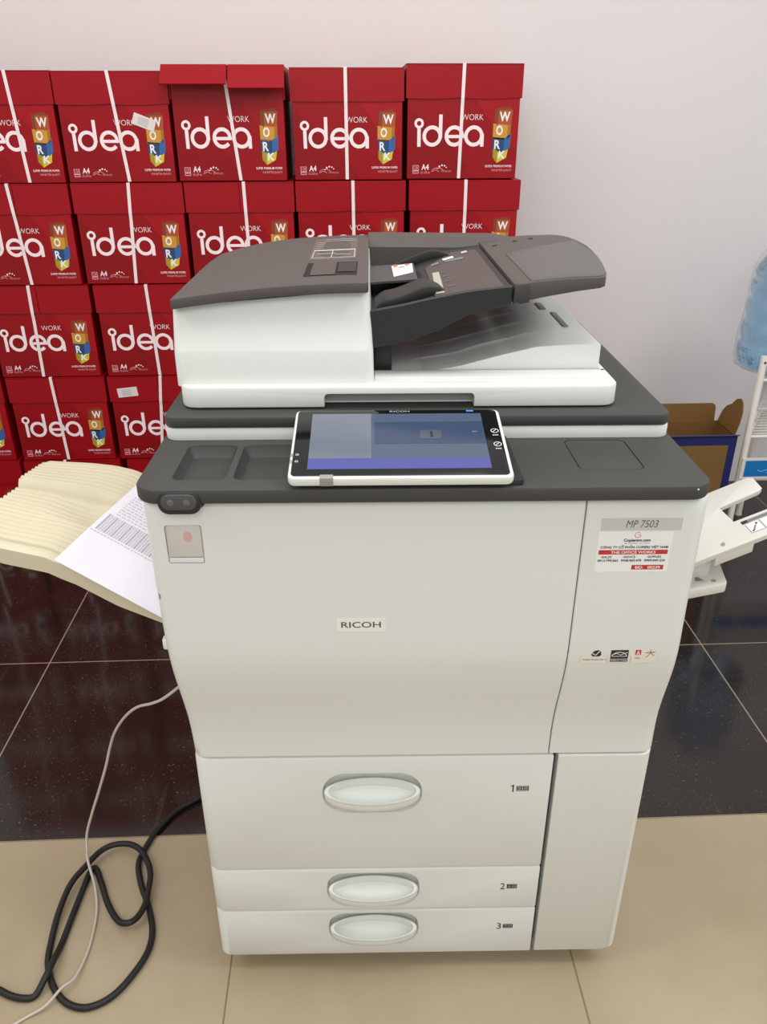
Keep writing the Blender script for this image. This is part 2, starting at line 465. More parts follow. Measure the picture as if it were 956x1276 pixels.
rect(mb, .2045, .2900, .8458, .8520, RED, Y)
put_text(mb, 'THE OFFICE WORKS', .2195, .2750, .8472, .0034, STICK, front(FV-.0008), bold=.02)
for a, b_, t1, t2 in ((.2070, .2215, '•SALES', '0913.799.663'), (.2345, .2510, '•SERVICE', '0938.969.470'), (.2645, .2830, '•SUPPLIES', '0909.849.220')):
    put_text(mb, t1, a+.001, b_, .8407, .0028, INK, Y, bold=.02)
for a, b_, t2 in ((.2045, .2300, '0913.799.663'), (.2335, .2590, '0938.969.470'), (.2625, .2885, '0909.849.220')):
    put_text(mb, t2, a, b_, .8356, .0029, INK, Y, bold=.03)
rect(mb, .2480, .2878, .8240, .8305, RED, Y)
put_text(mb, 'BID:', .2525, .2625, .8254, .0036, STICK, front(FV-.0008), bold=.02)
put_text(mb, '00239', .2680, .2835, .8254, .0036, STICK, front(FV-.0008), bold=.02)
tag(mb.build('company_sticker', sd, smooth=0), 'white sticker with red bars and telephone numbers')
def sticker(name, u0, u1, draw):
    mb = MB(); slab(mb, rr(u0, u1, .6795, .7035, .0012, 3), 0, .0003, mat('sticker_cream', (226, 222, 208), .4), .0001, X=front(FV+.0010))
    draw(mb, u0); mb.build(name, sd, smooth=0)
YS = front(FV+.0005)
def d1(mb, u):
    poly(mb, [(u+.013, .694), (u+.017, .6995), (u+.025, .7015), (u+.0265, .6930), (u+.0245, .6905), (u+.015, .6905)], INK, YS)
    ribbon(mb, [(u+.0145, .6955), (u+.019, .6925), (u+.0255, .7010)], .0012, STICK, front(FV+.0003))
    put_text(mb, 'Adobe PostScript 3', u+.002, u+.033, .6843, .0024, INK, YS)
def d2(mb, u):
    rect(mb, u+.003, u+.0265, .6862, .7018, INK, YS)
    ribbon(mb, arc(u+.0145, .6895, .010, .05*pi, .95*pi, 14, ry=.0075), .0009, STICK, front(FV+.0003))
    ribbon(mb, [(u+.0045, .6930), (u+.011, .6950), (u+.016, .6925), (u+.022, .6955), (u+.0255, .6965)], .0008, STICK, front(FV+.0003))
    ribbon(mb, [(u+.005, .6905), (u+.0245, .6905)], .0007, STICK, front(FV+.0003))
    rect(mb, u+.003, u+.0265, .6812, .6853, INK, YS)
    put_text(mb, 'ENERGY STAR', u+.004, u+.0255, .6822, .0021, STICK, front(FV+.0003))
def d3(mb, u):
    rect(mb, u+.0045, u+.0120, .6920, .7010, RED, YS)
    poly(mb, [(u+.0058, .6920), (u+.0082, .7000), (u+.0108, .6920), (u+.0096, .6920), (u+.0082, .6968), (u+.0074, .6920)], STICK, front(FV+.0003))
    put_text(mb, 'Adobe', u+.0045, u+.0118, .6862, .0022, INK, YS)
    ribbon(mb, [(u+.0180, .6955), (u+.0305, .6965)], .0009, INK, YS)
    ribbon(mb, [(u+.0235, .7020), (u+.0250, .6950), (u+.0195, .6880)], .0009, RED, YS)
    ribbon(mb, [(u+.0250, .6950), (u+.0300, .6905)], .0009, RED, YS)
sticker('postscript_sticker', .2005, .2345, d1)
sticker('energy_star_sticker', .2365, .2655, d2)
sticker('adobe_sticker', .2675, .3015, d3)

# top deck
DT = .9445
mb = MB(); slab(mb, rr(-.353, .329, -.050, .14, (.030, .028, .005, .005), 8), .9255, DT, DARK, .0035)
deck = mb.build('top_deck', cop)
def vcut(outl, rng, m=DARK2):
    cx = sum(p[0] for p in outl)/len(outl); cy = sum(p[1] for p in outl)/len(outl)
    c = MB(); c.loft([[(cx+(x-cx)*s, cy+(y-cy)*s2, z) for x, y in outl] for z, s, s2 in rng], m)
    o = c.build('cut'); o.location = cop.location; o.rotation_euler = cop.rotation_euler; return o
g = [(DT+.01, 1, 1), (DT, 1, 1), (DT-.003, .97, .985), (DT-.0125, .84, .90), (DT-.0145, .78, .86)]
apply_bool(deck, [vcut(rr(-.3125, -.2480, -.0215, .0890, .010, 5), g), vcut(rr(-.2400, -.1450, -.0215, .0890, .010, 5), [(a, 1-(1-b_)*.66, c) for a, b_, c in g]),
                  vcut(rr(.1795, .2605, .0, .0985, .010, 5), ((DT+.01, 1, 1), (DT-.002, 1, 1)))])
mb = MB(); slab(mb, rr(.1808, .2592, .0013, .0972, .009, 5), DT-.0030, DT-.0001, DARK, .0005); mb.build('flush_hatch', deck)
mb = MB(); slab(mb, rr(-.160, .104, -.0440, .10, .006, 4), DT-.004, DT+.0075, BLACKP, .002); mb.build('panel_base', deck)
mb = MB(); disc(mb, .3065, .9405, .0012, STICK, front(-.0503)); mb.build('screw_mark', deck, smooth=0)

# control panel : local plane a (across), b (up the slope), c (out)
A0 = Vector((-.0405, -.0575, .9500)); sl = math.atan2(.030, .149)
PX = Matrix.Translation(A0) @ Matrix.Rotation(sl, 4, 'X')
hw, ln = .1300, .1520
mb = MB(); slab(mb, rr(-hw, hw, 0, ln, .009, 6), .001, .0125, WHITE, .003, X=PX)
pan = mb.build('control_panel', cop)
mb = MB(); slab(mb, rr(-hw+.0035, hw-.0045, .0045, ln-.003, .006, 5), .0115, .0131, GLASSB, .0003, X=PX)
T1 = PX @ Matrix.Translation((0, 0, .0133))
put_text(mb, 'RICOH', -.010, .015, ln-.0085, .0038, INKL, T1)
rect(mb, .088, .097, ln-.0075, ln-.0045, mat('led_blue', (60, 130, 220), .3, emit=.6), T1)
for (y, t) in ((.098, 0), (.068, 1)):
    ribbon(mb, arc(.1185, y, .0045, 0, 2*pi, 18)[:-1], .0008, STICK, T1, closed=True); ribbon(mb, [(.1160, y-.0025), (.1205, y+.0030)], .0008, STICK, T1)
    for q in range(3): rect(mb, .1150+q*.0025, .1168+q*.0025, y-.0105, y-.0090, STICK, T1)
for (y) in (.034, .048):
    ribbon(mb, arc(-.1215, y, .0017, 0, 2*pi, 10)[:-1], .0006, STICK, T1, closed=True)
    rect(mb, -.1290, -.1262, y-.003, y+.003, GREYP, T1)
mb.build('panel_glass', pan)
mb = MB(); slab(mb, rr(-.0930, -.0775, -.0012, .0065, .0008, 2), .0025, .0136, GREYP, .0004, X=PX); mb.build('card_slot_mark', pan)
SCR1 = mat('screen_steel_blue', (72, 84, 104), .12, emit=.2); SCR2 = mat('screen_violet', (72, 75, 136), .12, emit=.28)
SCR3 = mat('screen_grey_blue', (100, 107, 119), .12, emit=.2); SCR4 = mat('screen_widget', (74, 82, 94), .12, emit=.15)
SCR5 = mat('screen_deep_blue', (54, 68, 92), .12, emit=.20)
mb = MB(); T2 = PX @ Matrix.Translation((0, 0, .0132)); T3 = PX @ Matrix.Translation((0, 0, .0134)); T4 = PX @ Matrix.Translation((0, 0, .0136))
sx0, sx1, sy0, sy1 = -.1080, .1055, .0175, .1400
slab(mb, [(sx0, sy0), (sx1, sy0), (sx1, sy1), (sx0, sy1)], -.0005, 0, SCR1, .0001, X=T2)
rect(mb, sx0, -.034, sy0+.022, sy1, SCR3, T3); rect(mb, -.030, sx1, .070, .120, SCR5, T3)  # lighter left block paints in a reflection on the glass
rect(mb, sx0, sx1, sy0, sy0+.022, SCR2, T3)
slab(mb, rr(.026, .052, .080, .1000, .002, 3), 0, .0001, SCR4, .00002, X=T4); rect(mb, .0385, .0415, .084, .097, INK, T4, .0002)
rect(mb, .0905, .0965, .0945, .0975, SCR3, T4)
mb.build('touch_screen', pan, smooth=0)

# scanner unit
mb = MB(); slab(mb, rr(-.350, .327, .110, .66, (.018, .018, .02, .02), 6), .9440, .9550, WHITE, .002)
slab(mb, rr(-.349, .326, .1075, .66, (.018, .018, .02, .02), 6), .9400, .9615, WHITE, .0035)
mb.build('scanner_base', cop)
mb = MB(); slab(mb, rr(-.3485, .3245, .106, .665, (.016, .016, .02, .02), 6), .9615, .9770, DARK, .003)
mb.build('scanner_lid', cop)

# document feeder -------------------------------------------------
mb = MB()
full = rr(-.3300, .2590, .135, .610, (.022, .022, .02, .02), 7)
slab(mb, full, .9790, 1.0080, WHITE, .0032)
feeder = mb.build('document_feeder', cop)
apply_bool(feeder, [cutter(rr(-.137, .0645, .960, .9985, (.001, .001, .006, .006), 5), ((.12, 1), (.158, 1)))])
mb = MB(); slab(mb, rr(-.136, .064, .1560, .168, .001, 2), .982, .9975, mat('notch_grey', (170, 172, 168), .5), .0005)
mb.build('lift_grip', feeder)
# left housing
def wtop(u):
    t = max(0., min(1., (-.078-u)/.262))
    return 1.1400 - .0215*t**1.9
mb = MB(); rings = []
for (z, v0, du) in ((1.0050, .1500, 0), (1.0075, .1500, 0), (1.050, .1500, .001), (1.0540, .1515, .0015), (1.09, .1615, .004), (None, .1660, .006)):
    base = rr(-.3350+du*.2, -.0700-du*.9, v0, .585, (.010, .012, .06, .01), 6)
    rings.append([(x, y, z if z else wtop(x)-.0125) for x, y in base])
mb.loft(rings, WHITE)
# white inner lower deck strip in front of the exit tray
mb.build('feeder_housing', feeder, smooth=25)
# cover
def grid_sheet(mb, us, v0f, v1f, wf, th, m, nv=8, X=None):
    n = len(us); vs = []; fs = []
    for side in (0, 1):
        for j in range(nv+1):
            for u in us:
                v = v0f(u)+(v1f(u)-v0f(u))*j/nv
                tt = th(u, v) if callable(th) else th
                vs.append((u, v, wf(u, v)-(tt if side else 0)))
    K = n*(nv+1)
    for j in range(nv):
        for i in range(n-1):
            a = j*n+i; fs.append((a, a+1, a+n+1, a+n)); fs.append((K+a, K+a+n, K+a+n+1, K+a+1))
    for i in range(n-1):
        fs.append((i, K+i, K+i+1, i+1)); a = nv*n+i; fs.append((a, a+1, K+a+1, K+a))
    for j in range(nv):
        a = j*n; fs.append((a, a+n, K+a+n, K+a)); a = j*n+n-1; fs.append((a, K+a, K+a+n, a+n))
    mb.add(vs, fs, m, X)
def vb(u):
    pts = [(-.3310, .400), (-.330, .455), (-.325, .510), (-.30, .552), (-.27, .580), (-.235, .594), (-.20, .600), (-.06, .600)]
    for (a, p), (c, q) in zip(pts, pts[1:]):
        if a <= u <= c: return p+(q-p)*(u-a)/(c-a)
    return pts[-1][1] if u > -.1 else pts[0][1]
us = [-.3310, -.3304, -.3295, -.328, -.326, -.325, -.316, -.308, -.30, -.285, -.27, -.25, -.235, -.215, -.20, -.17, -.14, -.11, -.088, -.079, -.0765]
mb = MB(); grid_sheet(mb, us, lambda u: .1500+(.006 if u < -.3306 or u > -.077 else 0), vb, lambda u, v: wtop(u)+.001*sin(min(1, (v-.15)/.45)*pi), .0125, TAUPE, 12)
cov = mb.build('feeder_cover', feeder, bevel=.0022, smooth=40)
# instruction label and latch window
mb = MB(); zc = .0014
def lp(u, v, e=0): return (u, v, wtop(u)+.001*sin(min(1, (v-.15)/.45)*pi)+.0004+e)
def lrect(mb, u0, u1, v0, v1, m, e=0): mb.add([lp(u0, v0, e), lp(u1, v0, e), lp(u1, v1, e), lp(u0, v1, e)], [(0, 1, 2, 3)], m)
LBL = mat('label_line', (190, 184, 180), .5)
lrect(mb, -.166, -.095, .335, .558, mat('label_brown', (98, 86, 82), .4))
for j in range(6): lrect(mb, -.150, -.098, .525-.016*j, .529-.016*j, LBL, .0003) if j < 1 else lrect(mb, -.161, -.148, .525-.016*j, .528-.016*j, LBL, .0003)
lrect(mb, -.162, -.097, .418, .430, LBL, .0003); lrect(mb, -.162, -.097, .348, .352, LBL, .0003)
lrect(mb, -.1620, -.1605, .348, .430, LBL, .0003); lrect(mb, -.0985, -.097, .348, .430, LBL, .0003); lrect(mb, -.133, -.1315, .348, .430, LBL, .0003)
lrect(mb, -.155, -.128, .385, .390, LBL, .0003); lrect(mb, -.128, -.104, .375, .379, LBL, .0003); lrect(mb, -.150, -.098, .545, .549, LBL, .0003)
mb.build('instruction_label', cov, smooth=0, fix=False)
mb = MB()
lrect(mb, -.164, -.092, .207, .310, GAP); lrect(mb, -.1555, -.1215, .210, .307, TAUPE2, .0006); lrect(mb, -.1185, -.0935, .228, .300, BLACKP, .0006)
mb.build('latch_opening', cov, smooth=0, fix=False)

# feed tray (dark)
def lerp(pts, x):
    if x <= pts[0][0]: return pts[0][1]
    for (a, p), (c, q) in zip(pts, pts[1:]):
        if x <= c: return p+(q-p)*(x-a)/(c-a)
    return pts[-1][1]
wt = [(-.08, 1.0990), (-.03, 1.1080), (.0, 1.1150), (.055, 1.1255), (.112, 1.1315)]
wb = [(-.08, 1.0490), (-.04, 1.0560), (-.012, 1.0625), (.02, 1.075), (.056, 1.094), (.112, 1.1075)]
mb = MB(); us = [-.076+.0117*i for i in range(17)]
# front side wall
rings = []
for u in us: rings.append([(u, .170, lerp(wt, u)-.001), (u, .1715, lerp(wt, u)), (u, .178, lerp(wt, u)), (u, .178, lerp(wb, u)), (u, .172, lerp(wb, u)), (u, .170, lerp(wb, u)+.002)])
mb.loft(rings, BLACKP)
# floor of the tray, sunken near the rollers
def wfl(u, v): return lerp(wt, u)-.002-.010*max(0, min(1, (.02-u)/.06))
grid_sheet(mb, us, lambda u: .176, lambda u: .545, wfl, lambda u, v: .018+.022*max(0, (.08-u)/.16), BLACKP, 4)
feed = mb.build('feed_tray', feeder, smooth=25)
mb = MB(); us2 = [.012+.01*i for i in range(10)]
grid_sheet(mb, us2, lambda u: .180, lambda u: .40+.10*min(1, (u-.012)/.05), lambda u, v: lerp(wt, u)-.0012, .002, TAUPE2, 4)
mb.build('tray_plate', feed, smooth=25)
mb = MB()
def fp(u, v, e=.0006): return (u, v, lerp(wt, u)-.0012+e)
def frect(mb, p, m, e=.0006): mb.add([fp(u, v, e) for u, v in p], [tuple(range(len(p)))], m)
frect(mb, [(.014, .195), (.025, .193), (.029, .345), (.019, .345)], mat('label_sage', (176, 176, 160), .5))
mb.build('tray_size_label', feed, smooth=0, fix=False)
for j, y in enumerate((.225, .262, .300, .330)): mb = MB(); frect(mb, [(.032, y), (.043-.002*j, y+.002), (.043-.002*j, y+.006), (.032, y+.004)], mat('engraved_tan', (128, 104, 88), .5)); mb.build('engraved_marking', feed, smooth=0, fix=False)
for (a, b_, y, m_) in ((.022, .034, .400, INKG), (.042, .060, .430, STICK), (.044, .074, .412, INKG), (.076, .086, .470, LGREY)):
    mb = MB(); frect(mb, [(a, y), (b_, y+.008), (b_, y+.026), (a, y+.016)], m_, .0008); mb.build('printed_marking', feed, smooth=0, fix=False)
# paper guides, separator flap with its white label
mb = MB()
gp = []
for i in range(14):
    t = i/13; u = -.068+t*.094
    h = .015*min(1, t*5+.45)*min(1, max(.02, (1-t)*3.5))**.5
    gp.append([(u, .205, wfl(u, 0)), (u, .205, wfl(u, 0)+h), (u, .215+.06*min(1, (1-t)*4), wfl(u, 0)+h), (u, .215+.06*min(1, (1-t)*4), wfl(u, 0))])
mb.loft(gp, BLACKP); mb.build('paper_guide', feed, bevel=.001, smooth=30)
mb = MB()
gp = []
for i in range(14):
    t = i/13; u = -.072+t*.130
    gp.append([(u, .470, wfl(u, 0)), (u, .470, wfl(u, 0)+.014*min(1, (1-t)*5+.02)), (u, .478, wfl(u, 0)+.014*min(1, (1-t)*5+.02)), (u, .478, wfl(u, 0))])
mb.loft(gp, BLACKP); mb.build('paper_guide', feed, bevel=.001, smooth=30)
mb = MB(); grid_sheet(mb, [-.076, -.06, -.04, -.018, -.004], lambda u: .315, lambda u: .455, lambda u, v: 1.1100+.0045*(u+.076)/.07, .003, mat('flap_grey', (66, 70, 69), .35), 3)
fl = mb.build('separator_flap', feed)
mb = MB(); W0 = lambda u: 1.1104+.0045*(u+.076)/.07
def flr(p, m, e=0): mb.add([(u, v, W0(u)+e) for u, v in p], [tuple(range(len(p)))], m)
flr([(-.0385, .345), (-.0080, .372), (-.0060, .452), (-.0400, .440)], STICK)
flr([(-.0370, .425), (-.0300, .430), (-.0300, .448), (-.0370, .443)], ORANGE, .0003); flr([(-.0180, .434), (-.0110, .438), (-.0110, .451), (-.0180, .449)], ORANGE, .0003)
flr([(-.0280, .418), (-.0200, .421), (-.0200, .428), (-.0280, .425)], INKG, .0003)
mb.build('warning_label', fl, smooth=0, fix=False)
mb = MB(); mb.box(-.002, .0045, .335, .405, wfl(0, 0)-.001, wfl(0, 0)+.0015, GAP); mb.build('guide_slot', feed, smooth=0)
# rear wall
mb = MB(); rings = []
for i in range(18):
    u = -.077+i*.0175; top = 1.1430-.0002*i - .022*max(0, (u-.13)/.09)**2
    rings.append([(u, .548, 1.060), (u, .548, top-.016), (u, .560, top), (u, .598, top+.002), (u, .602, top-.01), (u, .602, 1.060)])
mb.loft(rings, TAUPE); mb.build('rear_wall', feeder, smooth=25)
# extension end
def vb2(u): return lerp([(.114, .575), (.187, .586), (.240, .588), (.253, .584), (.262, .570), (.269, .548), (.2735, .515), (.2750, .480), (.2755, .465)], u)
def vf2(u): return lerp([(.114, .172), (.228, .176), (.236, .184), (.242, .204), (.250, .245), (.258, .290), (.266, .345), (.2715, .395), (.2755, .450)], u)
us = [.1145, .125, .138, .15, .165, .18, .195, .21, .220, .228, .232, .236, .239, .242, .246, .250, .254, .258, .262, .266, .269, .2715, .2735, .2750, .2755]
wx = lambda u, v: lerp([(.112, 1.1330), (.16, 1.1375), (.20, 1.1400), (.275, 1.1415)], u)
mb = MB(); grid_sheet(mb, us, vf2, vb2, wx, lambda u, v: lerp([(.114, .0245), (.24, .012), (.253, .008)], u), TAUPE, 12)
ext = mb.build('tray_extension', feeder, bevel=.002, smooth=35)
mb = MB(); us = [.1375, .15, .165, .18, .195, .21, .222, .230, .236, .2400, .2435, .2475, .252, .256, .260, .2635, .2670]
grid_sheet(mb, us, lambda u: max(.182, vf2(u)+.008), lambda u: min(.405+.10*(u-.1375)/.13, vb2(u)-.012), lambda u, v: wx(u, v)+.0012, .004, mat('flap_taupe', (86, 82, 80), .42), 10)
mb.build('extension_flap', ext, bevel=.0008, smooth=35)
mb = MB()
def er(p, m): mb.add([(u, v, wx(u, v)+.0006) for u, v in p], [tuple(range(len(p)))], m)
for u0, v0 in ((.134, .500), (.172, .528), (.202, .545)): mb = MB(); er([(u0-.004, v0-.006), (u0+.004, v0-.002), (u0+.004, v0+.006), (u0-.004, v0+.002)], GAP); mb.build('hinge_mark', ext, smooth=0, fix=False)
mb = MB(); rings = []
for y in (.1690, .1705, .1740): pass
mb.box(.0555, .112, .1685, .1700, 1.1090, 1.1245, BLACKP, ); 
mb = MB()
out = [(.1130, 1.1120), (.1230, 1.1085), (.1345, 1.1105), (.1330, 1.1350), (.1150, 1.1335)]
mb.loft([[(x, y, z) for x, z in out] for y in (.1685, .176)], mat('hinge_grey', (58, 58, 58), .45)); mb.build('hinge_block', feed, bevel=.001)

mb = MB(); mb.box(-.0700, -.0450, .206, .585, .998, 1.058, BLACKP); mb.build('exit_mouth_shade', feeder, bevel=.003)  # dark block put in for the shadow at the exit under the feed tray
# exit tray under the feed tray
def wex(u, v):
    a = lerp([(-.075, .9990), (-.02, 1.005), (.05, 1.0165), (.10, 1.0300), (.155, 1.0430), (.20, 1.0460), (.25, 1.0460)], u)
    rib = 0
    for rv in (.265, .335, .405): rib += .0022*math.exp(-((v-rv-.12*(u+.07)*.4)/.004)**2)
    return a + rib*(1 if u < .16 else 0)
us = [-.070+.0125*i for i in range(27)]; us = [min(u, .2450) for u in us]; us = sorted(set(us))
mb = MB(); grid_sheet(mb, us, lambda u: .2000, lambda u: .585, wex, lambda u, v: wex(u, v)-.990, WHITE, 90)
extray = mb.build('exit_tray', feeder, bevel=0, smooth=25)
mb = MB(); slab(mb, rr(-.0700, .2540, .1640, .199, (.004, .01, .001, .001), 4), 1.000, 1.0120, WHITE, .0025)
slab(mb, rr(.2450, .2540, .190, .600, .003, 3), 1.000, 1.0120, WHITE, .0025)
mb.build('front_ledge', feeder)
mb = MB(); slab(mb, rr(.2140, .2230, .300, .400, .004, 5), 1.0463, 1.0472, mat('stopper_grey', (136, 134, 130), .5), .0003)
slab(mb, rr(.2020, .2130, .420, .470, .004, 5), 1.0463, 1.0472, mat('stopper_grey', (136, 134, 130), .5), .0003)
mb.build('paper_stopper', extray)

# left output tray (cream, ribbed)
def wl(u, v):
    f = lerp([(-.70, .872), (-.62, .858), (-.56, .8340), (-.505, .8195), (-.49, .8105), (-.42, .7750), (-.36, .7450), (-.34, .738)], u)
    b = lerp([(-.70, .823), (-.61, .8110), (-.54, .8065), (-.465, .7970), (-.40, .783), (-.36, .770), (-.34, .765)], u)
    t = max(0, min(1, (v-.03)/.30)); base = f+(b-f)*t
    step = .012*max(0, min(1, (v-.222)/.010))*(1-max(0, min(1, (u+.50)/.05))*.6) - .004
    dish = -.012*math.exp(-((u+.500)/.035)**2-((v-.185)/.045)**2)
    rib = .0042*(1-max(0, 1-abs(((v-.03)/.0132) % 1-.5)*3.2)**1.3)*(1 if .045 < v < .322 else 0)
    if -.545 < u < -.40 and .135 < v < .222: rib *= max(0, min(1, abs(u+.475)/.07))*.6
    edge = -.004*max(0, (.038-v)/.008)
    rib *= 1-.7*max(0, min(1, (u+.47)/.05)); base -= .009*max(0, min(1, (u+.47)/.05))
    return base+step+dish+rib+edge
us = [-.612, -.6105, -.607]+[-.600+.008*i for i in range(32)]+[-.3430]
mb = MB(); grid_sheet(mb, sorted(us), lambda u: .030+(.004 if u < -.611 else 0), lambda u: .340-(.010 if u < -.611 else .004 if u < -.609 else 0), wl, .0235, CREAM, 240)
lt = mb.build('output_tray', cop, smooth=28)

# right bypass tray
s_ = .47
def rp(u, v, e=0): return (u, v, .7690+s_*(u-.423)+e)
def rslab(mb, pts, th, m, e=0):
    pts = pts if sum((b[0]-a[0])*(b[1]+a[1]) for a, b in zip(pts, pts[1:]+pts[:1])) < 0 else pts[::-1]
    mb.loft([[rp(u, v, e-th) for u, v in pts], [rp(u, v, e-th*.1) for u, v in pts], [rp(u, v, e) for u, v in [(a*1.0, b) for a, b in pts]]], m)
mb = MB(); rslab(mb, [(.326, .100), (.62, .100), (.62, .1580), (.4645, .1600), (.4620, .2080), (.5200, .2120), (.5255, .2160), (.5270, .2520), (.5215, .2600), (.326, .2600)], .0075, TRAYW)
bt = mb.build('bypass_tray', cop, bevel=.0018)
mb = MB(); mb.box(.326, .4300, .128, .215, .700, .7560, TRAYW); mb.build('tray_hinge', bt, bevel=.006, seg=3)
mb = MB(); rslab(mb, [(.4195, .1000), (.4700, .1000), (.4700, .1400), (.4195, .1400)], .0150, TRAYW, -.0055); mb.build('tray_extension', bt, bevel=.001)
mb = MB()
def rq(p, m, e): mb.add([rp(u, v, e) for u, v in p], [tuple(range(len(p)))], m)
rq([(.4700, .1440), (.62, .1440), (.62, .1520), (.4700, .1520)], INKG, .0003); rq([(.4700, .1440), (.478, .1440), (.478, .1520), (.4700, .1520)], INK, .0005)
for (a, b_) in ((.4720, .4900), (.4910, .5090), (.5100, .5280)):
    mbp = [(a, .1160), (b_, .1160), (b_, .1420), (a, .1420)]
    rq(mbp, INKG, .0003); rq([(a+.0006, .1168), (b_-.0006, .1168), (b_-.0006, .1412), (a+.0006, .1412)], STICK, .0005)
    rq([(a+.003, .1210), (a+.005, .1190), (a+.012, .1320), (a+.010, .1330)], INKG, .0007); rq([(a+.012, .1330), (a+.015, .1340), (a+.014, .1380), (a+.011, .1370)], INK, .0007)
    rq([(a+.002, .1185), (a+.0045, .1185), (a+.0045, .1210), (a+.002, .1210)], INK, .0007)
mb.build('instruction_label', bt, smooth=0, fix=False)
mb = MB()
def oval(c, a, b_, m, e, n=14): mb.add([rp(c[0]+a*cos(2*pi*k/n), c[1]+b_*sin(2*pi*k/n)+.4*a*cos(2*pi*k/n), e) for k in range(n)], [tuple(range(n))], m)
oval((.4335, .1165), .0030, .0045, GREYP, .0004); mb.build('tray_mark', bt, smooth=0, fix=False); mb = MB(); oval((.4470, .2380), .0045, .0035, INK, .0004)
mb.build('tray_mark', bt, smooth=0, fix=False)
# lower bypass cover
s2 = .22
def rp2(u, v, e=0): return (u, v, .7080+s2*(u-.395)+e)
mb = MB(); pts = [(.326, .098), (.4420, .0985), (.4455, .1050), (.4560, .1650), (.4530, .1720), (.326, .1740)]
mb.loft([[rp2(u, v, -.0150) for u, v in pts], [rp2(u, v, 0) for u, v in pts]], TRAYW)
bc = mb.build('bypass_cover', cop, bevel=.0022)
mb = MB()
def rq2(p, m, e=.0004): mb.add([rp2(u, v, e) for u, v in p], [tuple(range(len(p)))], m)
rq2([(.4290, .1560), (.4400, .1560), (.4400, .1700), (.4290, .1700)], LGREY)
for (a, b_) in ((.4305, .158), (.4350, .158), (.4305, .164), (.4350, .164)): rq2([(a, b_), (a+.003, b_), (a+.003, b_+.004), (a, b_+.004)], INKG, .0006)
mb.build('caution_mark', bc, smooth=0, fix=False); mb = MB()
rq2([(.405, .118), (.416, .118), (.409, .134)], INKG, .0006); rq2([(.412, .113), (.420, .113), (.420, .117), (.412, .117)], LGREY, .0006)
mb.add([rp2(.4290+.0035*cos(2*pi*k/14), .1120+.0035*sin(2*pi*k/14), .0005) for k in range(14)], [tuple(range(14))], GREYP)
mb.build('guide_mark', bc, smooth=0, fix=False)
# small catch on the left edge of the cabinet
mb = MB(); slab(mb, rr(-.3560, -.3430, -.010, .004, .004, 4), .690, .706, WHITE, .002); mb.build('side_catch', cop)

# printed sheet on the left tray
cx = cos(TH); snx = sin(TH)
sheet = empty('printed_sheet', (OX, OY, 0), TH)
tag(sheet, 'loose white printed page with a grey barcode-like table, lying on the cream ribbed tray', 'paper')
mb = MB()
P1 = Vector((-.4877, .0180)); e1 = Vector((-.4556+.4877, .2845-.0200)).normalized(); e2 = Vector((-.3585+.4877, -.008-.020)).normalized()
def ppt(a, b, e=0):
    p = P1+e1*a+e2*b
    ww = .8140-.52*(p.x+.4877) - .25*max(0, p.x+.43)**1.2*0 + .0006
    if p.x > -.3: ww = ww
    return (p.x, p.y, ww+e+.0012*sin(a*16)*.5)
na, nb = 14, 10
L1, L2 = .272, .1300
vs = []; fs = []
for j in range(nb+1):
    for i in range(na+1):
        a = i/na*L1; b = j/nb
        # the sheet stops where it enters the exit slot
        bmax = min(.30, (-.3480-(P1.x+e1.x*a))/e2.x)
        vs.append(ppt(a, b*bmax))
for j in range(nb):
    for i in range(na):
        k = j*(na+1)+i; fs.append((k, k+1, k+na+2, k+na+1))
K = len(vs); vs2 = vs+[(x, y, z-.0004) for x, y, z in vs]; fs2 = fs+[tuple(q+K for q in f[::-1]) for f in fs]
mb.add(vs2, fs2, PAPER); mb.build('page', sheet, smooth=60, fix=False)
mb = MB()
def pq(a0, a1, b0, b1, m, e=.0004): mb.add([ppt(a0, b0, e), ppt(a1, b0, e), ppt(a1, b1, e), ppt(a0, b1, e)], [(0, 1, 2, 3)], m)
TG = mat('print_grey', (198, 196, 205), .7); TG2 = mat('print_grey_dark', (172, 170, 180), .7)
def bend(a): return (-.3490-(P1.x+e1.x*a))/e2.x
for k in range(30):   # table of thin columns, one row of lines above it
    b0 = .006+k*.0036
    aa = .108
    if b0+.003 < bend(aa): pq(aa, aa+.052, b0, b0+.0022, TG if k % 3 else TG2)
for k in range(22):
    b0 = .002+k*.0048
    if b0+.003 < bend(.1): pq(.1015, .1030, b0, b0+.0032, TG2)
for r_ in range(9):
    aa = .166+r_*.0085; rnd = random.Random(r_); b0 = .012
    while b0 < bend(aa)-.006:
        l = rnd.uniform(.002, .007); pq(aa, aa+.0035, b0, min(b0+l, bend(aa)), TG); b0 += l+.0018
mb.build('page_print', sheet, smooth=0, fix=False)

# ------------------------------------------------------------------ cables on the floor
BLK = [(0.62,1.34,.012),(.54,1.318,.009),(0.477, 1.277), (0.441, 1.248), (0.411, 1.198), (0.395, 1.145), (0.393, 1.113), (0.409, 1.068), (0.431, 1.025), (0.45, 0.973), (0.451, 0.931), (0.436, 0.892), (0.413, 0.857), (0.386, 0.839), (0.359, 0.836), (0.329, 0.849), (0.301, 0.879), (0.281, 0.918), (0.274, 0.955), (0.271, 1.01), (0.277, 1.068), (0.295, 1.11), (0.313, 1.142), (0.337, 1.157), (0.37, 1.156), (0.398, 1.135), (0.422, 1.092), (0.428, 1.049), (0.428, 1.014), (0.419, 0.989), (0.404, 0.98), (0.384, 0.991), (0.356, 1.029), (0.33, 1.078), (0.312, 1.109), (0.303, 1.104), (0.299, 1.061), (0.296, 1.003), (0.294, 0.954), (0.294, 0.913), (0.29, 0.884), (0.279, 0.86), (0.261, 0.856), (0.239, 0.861), (0.217, 0.871), (0.175, 0.893), (.10, .95), (.02, 1.0)]
pts = []
